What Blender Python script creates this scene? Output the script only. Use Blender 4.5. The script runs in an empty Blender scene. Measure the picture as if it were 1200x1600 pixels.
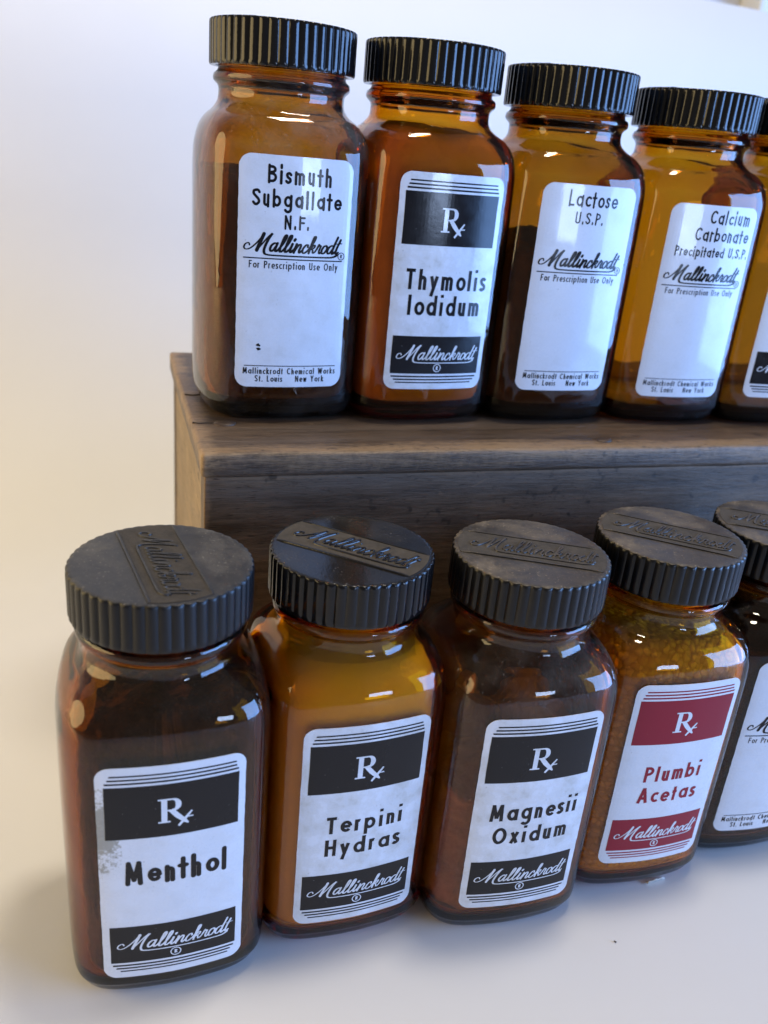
import bpy, bmesh, math, random
import numpy as np
from mathutils import Vector, Matrix

random.seed(7)
S = 0.01                      # everything below is written in centimetres
scene = bpy.context.scene
COL = scene.collection
PI = math.pi

# ------------------------------------------------------------------ camera
YAW, PITCH, ROLL = 0.3286, 0.4009, 0.0948
fw = Vector((math.sin(YAW)*math.cos(PITCH), math.cos(YAW)*math.cos(PITCH), -math.sin(PITCH)))
r0 = Vector((math.cos(YAW), -math.sin(YAW), 0)); u0 = r0.cross(fw)
rt = math.cos(ROLL)*r0 + math.sin(ROLL)*u0
up = -math.sin(ROLL)*r0 + math.cos(ROLL)*u0
cam = bpy.data.objects.new('camera', bpy.data.cameras.new('camera'))
COL.objects.link(cam)
M = Matrix((rt, up, -fw)).transposed().to_4x4()
M.translation = Vector((-3.1164, -30.1875, 26.8109))*S
cam.matrix_world = M
cam.data.sensor_fit = 'HORIZONTAL'; cam.data.sensor_width = 36
cam.data.lens = 36*1361.69/1200
cam.data.clip_start = 0.01; cam.data.clip_end = 60
cam.data.dof.use_dof = True
cam.data.dof.focus_distance = 0.31
cam.data.dof.aperture_fstop = 15.0
scene.camera = cam

# ------------------------------------------------------------------ world, lamps, exposure
w = bpy.data.worlds.new('World'); scene.world = w; w.use_nodes = True
wb = w.node_tree.nodes['Background']
wb.inputs[0].default_value = (1.0, 0.93, 0.83, 1); wb.inputs[1].default_value = 0.17

def area(name, loc, target, sx, sy, power, color, spread=180):
    l = bpy.data.lights.new(name, 'AREA'); l.shape = 'RECTANGLE'
    l.size = sx; l.size_y = sy; l.energy = power; l.color = color; l.spread = math.radians(spread)
    o = bpy.data.objects.new(name, l); COL.objects.link(o)
    o.location = loc
    d = Vector(target) - Vector(loc)
    o.rotation_euler = d.to_track_quat('-Z', 'Y').to_euler()
    return o
# cool daylight from a tall window on the right, in front of the bottles
area('window_daylight', (2.25, -1.20, 0.42), (0.12, 0, 0.14), 1.75, 1.45, 122.0, (0.23, 0.46, 1.0))
# a small bright far pane behind the camera
area('window_pane', (0.98, -2.30, 0.17), (0.10, 0, 0.19), 0.36, 0.27, 6.0, (0.50, 0.66, 1.0))
# daylight from overhead falling on the paper behind the crate
area('overhead_light', (0.22, 0.0, 1.15), (0.10, 0.20, 0.0), 0.20, 0.16, 3.7, (1.0, 0.89, 0.72), 150)
# warm light from the left
area('warm_lamp', (-1.15, 0.02, 0.45), (0.0, 0.22, 0.04), 1.10, 0.95, 13.5, (1.0, 0.75, 0.36))

bpy.data.lights['warm_lamp'].shape = 'ELLIPSE'
scene.view_settings.view_transform = 'Standard'
scene.view_settings.look = 'None'
scene.view_settings.exposure = 0.0
scene.view_settings.gamma = 1.0
scene.view_settings.use_curve_mapping = False
cy = scene.cycles
scene.render.engine = 'CYCLES'
cy.max_bounces = 28; cy.transmission_bounces = 24; cy.glossy_bounces = 10
cy.diffuse_bounces = 4; cy.transparent_max_bounces = 16; cy.volume_bounces = 0
cy.caustics_reflective = True; cy.caustics_refractive = True
cy.blur_glossy = 0.6
cy.sample_clamp_indirect = 25.0
cy.use_denoising = True
try:
    cy.denoiser = 'OPENIMAGEDENOISE'
except Exception:
    pass

# ------------------------------------------------------------------ material helpers
def new_mat(name):
    m = bpy.data.materials.new(name); m.use_nodes = True
    nt = m.node_tree
    return m, nt, nt.nodes['Principled BSDF'], nt.nodes['Material Output']

class NT:
    """small node-writing helper"""
    def __init__(self, nt): self.nt = nt
    def n(self, t, **kw):
        nd = self.nt.nodes.new(t)
        for k, v in kw.items(): setattr(nd, k, v)
        return nd
    def l(self, a, b): self.nt.links.new(a, b)
    def coord(self, kind='Object', scale=(1, 1, 1)):
        t = self.n('ShaderNodeTexCoord'); mp = self.n('ShaderNodeMapping')
        mp.inputs['Scale'].default_value = scale
        self.l(t.outputs[kind], mp.inputs[0]); return mp.outputs[0]
    def noise(self, vec, scale, detail=4, rough=0.6, dist=0.0):
        t = self.n('ShaderNodeTexNoise'); t.inputs['Scale'].default_value = scale
        t.inputs['Detail'].default_value = detail; t.inputs['Roughness'].default_value = rough
        t.inputs['Distortion'].default_value = dist
        if vec is not None: self.l(vec, t.inputs['Vector'])
        return t.outputs['Fac']
    def ramp(self, fac, stops, interp='LINEAR'):
        r = self.n('ShaderNodeValToRGB'); r.color_ramp.interpolation = interp
        el = r.color_ramp.elements
        while len(el) < len(stops): el.new(0.5)
        for e, (p, c) in zip(el, stops):
            e.position = p
            e.color = (c, c, c, 1) if isinstance(c, (int, float)) else (*c, 1)
        self.l(fac, r.inputs[0]); return r.outputs[0]
    def math(self, op, a, b=None, clamp=False):
        m = self.n('ShaderNodeMath', operation=op, use_clamp=clamp)
        for i, v in enumerate((a, b)):
            if v is None: continue
            if isinstance(v, (int, float)): m.inputs[i].default_value = v
            else: self.l(v, m.inputs[i])
        return m.outputs[0]
    def mix(self, fac, a, b):
        m = self.n('ShaderNodeMix', data_type='RGBA')
        for i, v in ((0, fac), (6, a), (7, b)):
            if isinstance(v, (int, float)): m.inputs[i].default_value = v
            elif isinstance(v, tuple): m.inputs[i].default_value = (*v, 1)
            else: self.l(v, m.inputs[i])
        return m.outputs[2]
    def bump(self, h, strength, dist):
        b = self.n('ShaderNodeBump'); b.inputs['Strength'].default_value = strength
        b.inputs['Distance'].default_value = dist
        self.l(h, b.inputs['Height']); return b.outputs[0]
    def sep(self, vec):
        s = self.n('ShaderNodeSeparateXYZ'); self.l(vec, s.inputs[0]); return s.outputs

# ---- glass
def make_glass(dust, name='amber_glass', absorb=(150, 305)):
    m, nt, b, out = new_mat(name); N = NT(nt)
    b.inputs['Base Color'].default_value = (1, 1, 1, 1)
    b.inputs['Transmission Weight'].default_value = 1
    b.inputs['Roughness'].default_value = 0.0
    b.inputs['IOR'].default_value = 1.5
    oc = N.coord('Object')
    wav = N.noise(oc, 55, 2, 0.4)
    wav2 = N.noise(N.coord('Object', (1, 1, 0.35)), 120, 1, 0.4)
    b1 = N.bump(N.math('ADD', wav, N.math('MULTIPLY', wav2, 0.35)), 0.16, 0.0018)
    N.l(b1, b.inputs['Normal'])
    va = N.n('ShaderNodeVolumeAbsorption')
    va.inputs['Color'].default_value = (1-absorb[0]/880, 1-absorb[1]/880, 0.0, 1)
    va.inputs['Density'].default_value = 880
    N.l(va.outputs[0], out.inputs['Volume'])
    # specks and a film of dust sitting on the glass
    sp = N.ramp(N.noise(oc, 1500, 1, 0.5), [(0.70, 0.0), (0.76, 1.0)])
    patch = N.ramp(N.noise(oc, 60, 4, 0.65), [(0.42, 0.0), (0.70, 1.0)])
    s = N.sep(oc)
    zmask = N.ramp(N.math('MULTIPLY', s[2], 1/0.16), [(0.0, 0.25), (0.52, 0.10), (0.62, 0.45), (0.70, 1.0), (0.78, 0.5)])
    geo = N.n('ShaderNodeNewGeometry')
    film = N.math('MULTIPLY', N.math('MULTIPLY', patch, zmask), 0.30*dust)
    specks = N.math('MULTIPLY', N.math('MULTIPLY', sp, zmask), 0.75*min(1.0, dust*1.5))
    fac = N.math('MINIMUM', N.math('ADD', film, specks), 0.8)
    fac = N.math('MULTIPLY', fac, N.math('SUBTRACT', 1.0, geo.outputs['Backfacing']))
    d = N.n('ShaderNodeBsdfDiffuse'); d.inputs[0].default_value = (0.42, 0.37, 0.32, 1)
    mx = N.n('ShaderNodeMixShader')
    N.l(fac, mx.inputs[0]); N.l(b.outputs[0], mx.inputs[1]); N.l(d.outputs[0], mx.inputs[2])
    N.l(mx.outputs[0], out.inputs['Surface'])
    return m

GLASS = make_glass(0.07); GLASS_PALE = make_glass(0.06, 'golden_amber_glass', (30, 165)); GLASS_WARM = make_glass(0.07, 'warm_amber_glass', (72, 225)); GLASS_MID_DUSTY = make_glass(0.38, 'dusty_mid_amber_glass', (110, 275)); GLASS_DEEP = make_glass(0.07, 'deep_amber_glass', (165, 370)); GLASS_MID = make_glass(0.07, 'mid_amber_glass', (105, 262)); GLASS_DUSTY = make_glass(0.6, 'dusty_amber_glass')

# ---- labels
def make_enamel(name, stain=0.0, wear=None):
    """white fired enamel; wear = (x, z, radius in cm) of a rubbed patch"""
    m, nt, b, out = new_mat(name); N = NT(nt)
    oc = N.coord('Object')
    cl = N.noise(oc, 130, 5, 0.7)
    fine = N.noise(oc, 900, 3, 0.7)
    base = N.mix(N.ramp(cl, [(0.40, 0.0), (0.72, min(1.0, 0.25+stain))]), (0.68, 0.71, 0.77), (0.47, 0.47, 0.45))
    base = N.mix(N.ramp(fine, [(0.66, 0.0), (0.74, 0.35+0.3*stain)]), base, (0.30, 0.29, 0.27))
    if wear:
        s = N.sep(oc)
        dx = N.math('MULTIPLY', N.math('SUBTRACT', s[0], wear[0]*S), 1/(wear[2]*S))
        dz = N.math('MULTIPLY', N.math('SUBTRACT', s[2], wear[1]*S), 1/(wear[3]*S))
        d = N.math('SQRT', N.math('ADD', N.math('MULTIPLY', dx, dx), N.math('MULTIPLY', dz, dz)))
        f = N.math('ADD', d, N.math('MULTIPLY', N.math('SUBTRACT', N.noise(oc, 900, 4, 0.8), 0.5), 1.6))
        f = N.math('ADD', f, N.math('MULTIPLY', N.math('SUBTRACT', N.noise(oc, 140, 3, 0.6), 0.5), 1.6))
        base = N.mix(N.ramp(f, [(0.55, 0.9), (0.75, 0.0)]), base, (0.27, 0.265, 0.23))
    N.l(base, b.inputs['Base Color'])
    N.l(N.ramp(cl, [(0.3, 0.20), (0.8, 0.38)]), b.inputs['Roughness'])
    b.inputs['Coat Weight'].default_value = 0.6; b.inputs['Coat Roughness'].default_value = 0.04
    N.l(N.bump(N.noise(oc, 420, 3, 0.6), 0.05, 0.0003), b.inputs['Normal'])
    return m

def make_ink(name, col, worn):
    m, nt, b, out = new_mat(name); N = NT(nt)
    oc = N.coord('Object')
    f = N.ramp(N.noise(oc, 1100, 3, 0.7), [(0.69, 0.0), (0.76, worn)])
    N.l(N.mix(f, col, (0.30, 0.29, 0.27)), b.inputs['Base Color'])
    N.l(N.ramp(N.noise(oc, 160, 4, 0.6), [(0.3, 0.10), (0.8, 0.22)]), b.inputs['Roughness'])
    N.l(N.bump(N.noise(oc, 420, 3, 0.6), 0.04, 0.0004), b.inputs['Normal'])
    b.inputs['Specular IOR Level'].default_value = 0.28
    return m
INK_BLACK = make_ink('black_enamel_ink', (0.010, 0.010, 0.012), 0.5)
INK_RED = make_ink('red_enamel_ink', (0.26, 0.012, 0.030), 0.25)
INK_FAINT = make_ink('worn_black_ink', (0.06, 0.07, 0.09), 0.9)

# ---- caps
def make_bakelite(name, dust, rough, tint=(0.20, 0.165, 0.125)):
    m, nt, b, out = new_mat(name); N = NT(nt)
    oc = N.coord('Object')
    geo = N.n('ShaderNodeNewGeometry')
    n = N.sep(geo.outputs['Normal'])
    upm = N.ramp(n[2], [(0.55, 0.0), (0.9, 1.0)])
    pat = N.ramp(N.noise(oc, 65, 7, 0.75, 0.4), [(0.36, 0.16), (0.50, 0.34), (0.68, 0.85)])
    sp = N.ramp(N.noise(oc, 1100, 2, 0.6), [(0.62, 0.0), (0.70, 1.6)])
    spm = N.ramp(N.noise(oc, 70, 3, 0.6), [(0.42, 0.08), (0.62, 1.0)])
    side = N.math('MULTIPLY', N.ramp(N.noise(oc, 320, 4, 0.7), [(0.55, 0.0), (0.8, 0.25)]), 0.08*dust)
    f = N.math('MULTIPLY', N.math('MULTIPLY', upm, N.math('ADD', pat, N.math('MULTIPLY', sp, spm))), dust)
    f = N.math('MINIMUM', N.math('ADD', f, side), 0.95)
    N.l(N.mix(f, (0.006, 0.006, 0.007), tint), b.inputs['Base Color'])
    N.l(N.math('MINIMUM', N.math('ADD', N.math('MULTIPLY', f, 0.5), rough), 0.9), b.inputs['Roughness'])
    N.l(N.bump(N.noise(oc, 900, 3, 0.6), 0.10, 0.0004), b.inputs['Normal'])
    b.inputs['IOR'].default_value = 1.42
    return m

def make_grime(name, col):
    m, nt, b, out = new_mat(name); N = NT(nt)
    oc = N.coord('Object')
    N.l(N.mix(N.ramp(N.noise(oc, 260, 5, 0.7), [(0.3, 0.0), (0.75, 1.0)]), tuple(c*0.55 for c in col), tuple(c*1.25 for c in col)), b.inputs['Base Color'])
    b.inputs['Roughness'].default_value = 0.75
    N.l(N.bump(N.noise(oc, 1500, 3, 0.7), 0.4, 0.0004), b.inputs['Normal'])
    return m

# ---- powders
def make_powder(name, c1, c2, scale, bump):
    m, nt, b, out = new_mat(name); N = NT(nt)
    oc = N.coord('Object')
    f = N.noise(oc, scale, 5, 0.7)
    N.l(N.mix(N.ramp(f, [(0.3, 0.0), (0.7, 1.0)]), c1, c2), b.inputs['Base Color'])
    b.inputs['Roughness'].default_value = 0.9
    b.inputs['Specular IOR Level'].default_value = 0.15
    N.l(N.bump(N.noise(oc, scale*3, 4, 0.7), bump, 0.002), b.inputs['Normal'])
    return m

# ---- wood
def make_wood(name, dark, mid, worn, axis, edge=None, spec=0.45, rough=0.5, damage=1.0, sc=1.0):
    """axis: grain direction; edge: (axis index, value cm, width cm, sign) rubbed edges"""
    m, nt, b, out = new_mat(name); N = NT(nt)
    st = [1, 1, 1]; st[axis] = 0.09
    oc = N.coord('Object'); gc = N.coord('Object', tuple(st))
    g1 = N.noise(gc, 95*sc, 6, 0.65, 0.6)
    g2 = N.noise(gc, 420*sc, 4, 0.7, 0.2)
    g3 = N.noise(gc, 1500*sc, 3, 0.7)
    bl = N.noise(oc, 16, 5, 0.65)
    g = N.math('ADD', N.math('MULTIPLY', g1, 0.42), N.math('ADD', N.math('MULTIPLY', g2, 0.33), N.math('MULTIPLY', g3, 0.25)))
    c = N.mix(N.ramp(g, [(0.40, 0.0), (0.60, 1.0)]), dark, mid)
    c = N.mix(N.ramp(bl, [(0.35, 0.0), (0.7, 0.55)]), c, tuple(x*0.45 for x in dark))
    if edge:
        s = N.sep(oc)
        for (ax, val, ax2, val2, wid, amt) in edge:
            d1 = N.math('SUBTRACT', s[ax], val*S); d2 = N.math('SUBTRACT', s[ax2], val2*S)
            d = N.math('SQRT', N.math('ADD', N.math('MULTIPLY', d1, d1), N.math('MULTIPLY', d2, d2)))
            d = N.math('MULTIPLY', d, 1/(wid*S))
            d = N.math('ADD', d, N.math('MULTIPLY', N.math('SUBTRACT', N.noise(gc, 130, 5, 0.75, 0.8), 0.5), 2.6))
            d = N.math('ADD', d, N.math('MULTIPLY', N.math('SUBTRACT', N.noise(oc, 260, 4, 0.75), 0.5), 1.3))
            c = N.mix(N.ramp(d, [(0.15, amt), (1.0, 0.0)]), c, worn)
    dust = N.ramp(N.noise(gc, 60, 5, 0.7, 0.4), [(0.48, 0.0), (0.72, 0.55*damage)])
    c = N.mix(dust, c, tuple(0.55*x+0.06 for x in mid))
    pores = N.ramp(N.noise(N.coord('Object', tuple(st)), 2600*sc, 2, 0.5), [(0.63, 0.0), (0.70, 0.8)])
    c = N.mix(pores, c, tuple(x*0.35 for x in dark))
    dent = N.ramp(N.noise(oc, 170, 2, 0.5), [(0.66, 0.0), (0.74, 0.75)])
    c = N.mix(dent, c, tuple(x*0.5 for x in dark))
    # thin light scratches
    scv = N.noise(N.coord('Object', (0.25, 1.0, 0.6)), 240, 2, 0.5, 1.5)
    c = N.mix(N.ramp(scv, [(0.715, 0.0), (0.74, 0.35*damage)]), c, worn)
    N.l(c, b.inputs['Base Color'])
    N.l(N.ramp(g, [(0.3, rough-0.08), (0.7, rough+0.12)]), b.inputs['Roughness'])
    b.inputs['Specular IOR Level'].default_value = spec
    N.l(N.bump(N.math('ADD', N.math('MULTIPLY', g1, 0.5), N.math('ADD', N.math('MULTIPLY', g2, 0.35), N.math('MULTIPLY', g3, 0.25))), 0.8, 0.0014), b.inputs['Normal'])
    return m

# ------------------------------------------------------------------ mesh helpers (cm in, metres out)
def link(name, verts, faces, mats, parent=None, smooth=True, fmat=None):
    me = bpy.data.meshes.new(name)
    me.from_pydata([(x*S, y*S, z*S) for x, y, z in verts], [], faces)
    for m in (mats if isinstance(mats, (list, tuple)) else [mats]): me.materials.append(m)
    if fmat:
        me.polygons.foreach_set('material_index', fmat)
    if smooth: me.polygons.foreach_set('use_smooth', [True]*len(me.polygons))
    me.update()
    o = bpy.data.objects.new(name, me); COL.objects.link(o)
    if parent: o.parent = parent
    return o

def thing(name, label, cat, loc, rz=0, group=None):
    o = bpy.data.objects.new(name, None); COL.objects.link(o)
    o.empty_display_size = 0.02
    o.location = Vector(loc)*S; o.rotation_euler = (0, 0, rz)
    o['label'] = label; o['category'] = cat
    if group: o['group'] = group
    return o

def rings(rs, close_bottom=True, close_top=True):
    """rs: list of rings (same count) of points; returns verts, faces"""
    V = []; F = []
    n = len(rs[0])
    for r in rs: V += list(r)
    for i in range(len(rs)-1):
        for j in range(n):
            k = (j+1) % n
            F.append((i*n+j, i*n+k, (i+1)*n+k, (i+1)*n+j))
    if close_bottom: F.append(tuple(reversed(range(n))))
    if close_top: F.append(tuple(range((len(rs)-1)*n, len(rs)*n)))
    return V, F

def wobble_box(lo, hi, bev, seg=(24, 6, 2), wob=0.02, seed=0):
    """box with rounded, slightly uneven edges"""
    bm = bmesh.new()
    bmesh.ops.create_cube(bm, size=1)
    for v in bm.verts:
        v.co = Vector([lo[i] if v.co[i] < 0 else hi[i] for i in range(3)])
    bmesh.ops.bevel(bm, geom=bm.edges[:], offset=bev, segments=3, profile=0.6, affect='EDGES')
    for ax in range(3):
        for k in range(1, seg[ax]):
            c = lo[ax] + (hi[ax]-lo[ax])*k/seg[ax]
            no = Vector((0, 0, 0)); no[ax] = 1; co = Vector((0, 0, 0)); co[ax] = c
            bmesh.ops.bisect_plane(bm, geom=bm.verts[:]+bm.edges[:]+bm.faces[:], plane_co=co, plane_no=no)
    from mathutils import noise
    for v in bm.verts:
        p = v.co*0.45 + Vector((seed*7.3, seed*3.1, 0))
        v.co += Vector((noise.noise(p), noise.noise(p+Vector((9, 0, 0))), noise.noise(p+Vector((0, 9, 0)))))*wob
    bm.verts.index_update()
    V = [tuple(v.co) for v in bm.verts]; F = [tuple(q.index for q in f.verts) for f in bm.faces]
    bm.free()
    return V, F

# ------------------------------------------------------------------ setting: table sheet, paper sweep, room behind
def make_paper():
    m, nt, b, out = new_mat('white_paper'); N = NT(nt)
    oc = N.coord('Object')
    N.l(N.mix(N.noise(oc, 9, 4, 0.6), (0.76, 0.75, 0.73), (0.81, 0.80, 0.785)), b.inputs['Base Color'])
    b.inputs['Roughness'].default_value = 0.55
    b.inputs['Specular IOR Level'].default_value = 0.35
    N.l(N.bump(N.noise(oc, 700, 3, 0.6), 0.06, 0.0005), b.inputs['Normal'])
    return m
PAPER = make_paper()
prof = [(-70, 0), (-40, 0), (-20, 0), (0, 0), (14, 0)]
R0, Y0 = 20.0, 20.0
for k in range(15):
    a = PI/2*k/14
    prof.append((Y0+R0*math.sin(a), R0*(1-math.cos(a))))
prof += [(40.1, 28)]
XS = [-150, -90, -50, -20, 0, 20, 36, 42, 48, 54, 60, 75]
V = []; F = []
for x in XS:
    for (y, z) in prof: V.append((x, y, z))
    tz = 39.6 - max(0, x-42)**1.5*0.009
    V.append((x, 40.3, tz))
m_ = len(prof)+1
for i in range(len(XS)-1):
    for j in range(m_-1):
        F.append((i*m_+j, (i+1)*m_+j, (i+1)*m_+j+1, i*m_+j+1))
paper = link('tabletop', V, F, PAPER); paper['kind'] = 'structure'
sol = paper.modifiers.new('thick', 'SOLIDIFY'); sol.thickness = 0.0006; sol.offset = -1

def plain(name, col, rough=0.7):
    m, nt, b, out = new_mat(name); N = NT(nt)
    oc = N.coord('Object')
    N.l(N.mix(N.noise(oc, 4, 4, 0.6), tuple(c*0.95 for c in col), tuple(min(1, c*1.04) for c in col)), b.inputs['Base Color'])
    b.inputs['Roughness'].default_value = rough
    return m
V, F = wobble_box((-220, 72, -75), (220, 76, 200), 0.3, (1, 1, 1), 0)
o = link('wall', V, F, plain('room_wall_paint', (0.70, 0.71, 0.74)), smooth=False); o['kind'] = 'structure'

V, F = wobble_box((69.9, 68, -75), (79, 71.9, 200), 0.6, (1, 1, 1), 0)
o = link('door_trim', V, F, plain('cream_paint', (0.84, 0.78, 0.64), 0.5), smooth=False); o['kind'] = 'structure'

# ------------------------------------------------------------------ wooden crate
H = 15.84
crate = thing('wooden_crate', 'dark weathered wooden crate with worn lid carrying the upper row of bottles', 'crate', (0, 0, 0))
XR = 64.0; D = 15.64; TL = 0.93
WOOD_LID = make_wood('lid_wood', (0.045, 0.029, 0.018), (0.165, 0.105, 0.062), (0.36, 0.235, 0.125), 0,
                     edge=[(1, 0.35, 2, H, 0.75, 0.7), (0, 0.15, 2, H, 0.6, 0.75), (0, 0.0, 1, 0.0, 0.5, 0.7)], spec=0.5, rough=0.45)
WOOD_FRONT = make_wood('front_wood', (0.064, 0.043, 0.027), (0.185, 0.125, 0.078), (0.24, 0.15, 0.085), 0,
                       edge=[(2, H-TL-0.08, 1, 0.2, 0.13, 0.7), (0, 0.16, 1, 0.2, 0.25, 0.7)], spec=0.3, rough=0.5)
WOOD_SIDE = make_wood('side_wood', (0.20, 0.142, 0.085), (0.35, 0.26, 0.165), (0.52, 0.39, 0.25), 1, spec=0.3, rough=0.6, sc=0.7)
V, F = wobble_box((0, 0, H-TL), (XR, D, H), 0.17, (60, 14, 2), 0.035, 1)
link('lid', V, F, WOOD_LID, crate)
V, F = wobble_box((0.16, 0.20, 0), (XR-0.2, 1.4, H-TL-0.05), 0.07, (50, 2, 10), 0.03, 2)
link('front_panel', V, F, WOOD_FRONT, crate)
V, F = wobble_box((0.20, 1.43, 0), (1.5, D-1.4, H-TL-0.05), 0.06, (2, 12, 10), 0.035, 3)
link('side_panel', V, F, WOOD_SIDE, crate)
V, F = wobble_box((XR-1.5, 1.43, 0), (XR-0.2, D-1.4, H-TL-0.05), 0.06, (2, 4, 4), 0.03, 4)
link('side_panel', V, F, WOOD_SIDE, crate)
V, F = wobble_box((0.16, D-1.36, 0), (XR-0.2, D-0.15, H-TL-0.05), 0.06, (12, 2, 4), 0.03, 5)
link('back_panel', V, F, WOOD_FRONT, crate)
IRON, nt, b, _ = new_mat('rusty_iron'); N = NT(nt)
oc = N.coord('Object')
N.l(N.mix(N.noise(oc, 400, 4, 0.7), (0.035, 0.024, 0.020), (0.11, 0.075, 0.055)), b.inputs['Base Color'])
b.inputs['Roughness'].default_value = 0.5; b.inputs['Metallic'].default_value = 0.4
def nail(x, y, tilt, r=0.34):
    rs = []
    prof = [(0.0, -0.05), (r*0.98, -0.05), (r, 0.02), (r*0.93, 0.055), (r*0.5, 0.085), (0.02, 0.09)]
    for (rr, z) in prof[1:]:
        rs.append([(x+1.25*rr*math.cos(2*PI*k/24), y+rr*math.sin(2*PI*k/24)*0.92, H+z+tilt*rr*math.cos(2*PI*k/24)) for k in range(24)])
    V, F = rings(rs)
    link('nail', V, F, IRON, crate)
nail(1.30, 3.55, 0.03, 0.36)
nail(17.1, 0.95, 0.10, 0.30)
# split in the lid running in from the left end to the nail
DARK, nt, b, _ = new_mat('dark_gap'); b.inputs['Base Color'].default_value = (0.012, 0.009, 0.008, 1); b.inputs['Roughness'].default_value = 0.9
def crack(pts, wd):
    V = []; F = []
    for i, (x, y) in enumerate(pts):
        ww = wd*(1-0.6*i/len(pts))
        V += [(x, y-ww, H+0.030), (x, y+ww, H+0.030), (x, y+ww, H-0.3), (x, y-ww, H-0.3)]
    for i in range(len(pts)-1):
        a = 4*i; c = a+4
        F += [(a, c, c+1, a+1), (a+1, c+1, c+2, a+2), (a+3, a+2, c+2, c+3), (a, a+3, c+3, c)]
    F += [(0, 1, 2, 3), tuple(reversed(range(4*len(pts)-4, 4*len(pts))))]
    link('crack', V, F, DARK, crate, smooth=False)
crack([(0.05, 3.72), (0.3, 3.60), (0.6, 3.63), (0.95, 3.58)], 0.035)
crack([(0.08, 7.7), (0.4, 7.6), (0.9, 7.72), (1.3, 7.66)], 0.04)

# ------------------------------------------------------------------ bottle geometry
HT, HC, HW, NS, RC = 14.375, 1.52, 3.29, 5.2, 2.75
NA = 128
ANG = [2*PI*k/NA for k in range(NA)]
BULGE = 0.045
def section_r(a, hw, n, bulge):
    c, s_ = math.cos(a), math.sin(a)
    return hw/(abs(c)**n+abs(s_)**n)**(1/n)*(1-bulge*math.sin(2*a)**2)
def section(hw, n, bulge=BULGE):
    return [(section_r(a, hw, n, bulge)*math.cos(a), section_r(a, hw, n, bulge)*math.sin(a)) for a in ANG]
def lerp(a, b, t): return a+(b-a)*t
def cr(pts, t):
    """Catmull-Rom through (z,r) control list at uniform parameter"""
    n = len(pts)-1
    i = min(int(t), n-1); f = t-i
    p0 = pts[max(i-1, 0)]; p1 = pts[i]; p2 = pts[i+1]; p3 = pts[min(i+2, n)]
    return tuple(0.5*(2*b+(c-a)*f+(2*a-5*b+4*c-d)*f*f+(-a+3*b-3*c+d)*f**3) for a, b, c, d in zip(p0, p1, p2, p3))
# (size, z, squareness 0 round .. 1 square)
OUTER = [(2.45, 0.0, 0.8), (2.78, 0.05, 0.9), (3.06, 0.28, 0.95), (3.21, 0.65, 1), (3.285, 1.0, 1), (3.29, 3.0, 1), (3.295, 6.0, 1), (3.29, 8.5, 1), (3.275, 9.7, 1),
         (3.21, 10.30, 0.99), (3.05, 10.82, 0.90), (2.80, 11.18, 0.62), (2.56, 11.42, 0.25), (2.42, 11.70, 0.03), (2.39, 12.05, 0),
         (2.43, 12.20, 0), (2.57, 12.34, 0), (2.60, 12.46, 0), (2.56, 12.60, 0), (2.44, 12.70, 0), (2.40, 12.9, 0), (2.40, 13.6, 0), (2.36, 14.0, 0), (2.28, 14.10, 0)]
INNER = [(2.05, 14.05, 0), (2.05, 13.2, 0), (2.05, 12.2, 0), (2.10, 11.7, 0.03), (2.28, 11.30, 0.25), (2.60, 10.92, 0.6), (2.82, 10.5, 0.9), (2.92, 10.0, 1), (2.95, 8.5, 1),
         (2.96, 6.0, 1), (2.95, 3.0, 1), (2.94, 1.3, 1), (2.82, 0.85, 1), (2.5, 0.66, 0.95), (1.6, 0.60, 0.8), (0.5, 0.62, 0.5)]
def ring_at(sz, z, q):
    if q <= 0.001: return [(sz*math.cos(a), sz*math.sin(a), z) for a in ANG]
    n = lerp(2.0, NS, q)
    return [(x, y, z) for x, y in section(sz, n, BULGE*q)]
def sample(ctrl, per):
    n = len(ctrl)-1; out = []
    for k in range(n*per+1):
        s_, z_, q_ = cr(ctrl, k/per); out.append(ring_at(s_, z_, min(max(q_, 0), 1)))
    return out
ro = sample(OUTER, 4); ri = sample(INNER, 4)
base = [ring_at(0.4, 0.22, 0.3), ring_at(1.4, 0.20, 0.6), ring_at(2.2, 0.12, 0.85), ring_at(2.42, 0.03, 0.9)]
GV, GF = rings(base+ro+ri, True, True)
GLASS_MESH = None
def build_glass(parent, mat):
    global GLASS_MESH
    if GLASS_MESH is None:
        o = link('glass_body', GV, GF, mat, parent); GLASS_MESH = o.data
    else:
        o = bpy.data.objects.new('glass_body', GLASS_MESH); COL.objects.link(o); o.parent = parent
    o.material_slots[0].link = 'OBJECT'; o.material_slots[0].material = mat
    return o

def inner_size(z):
    """inner cavity (size, squareness) at height z"""
    best = None
    n = len(INNER)-1
    for k in range(n*8+1):
        s_, z_, q_ = cr(INNER, k/8)
        d = abs(z_-z)
        if best is None or d < best[0]: best = (d, s_, q_)
    return best[1], min(max(best[2], 0), 1)

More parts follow.
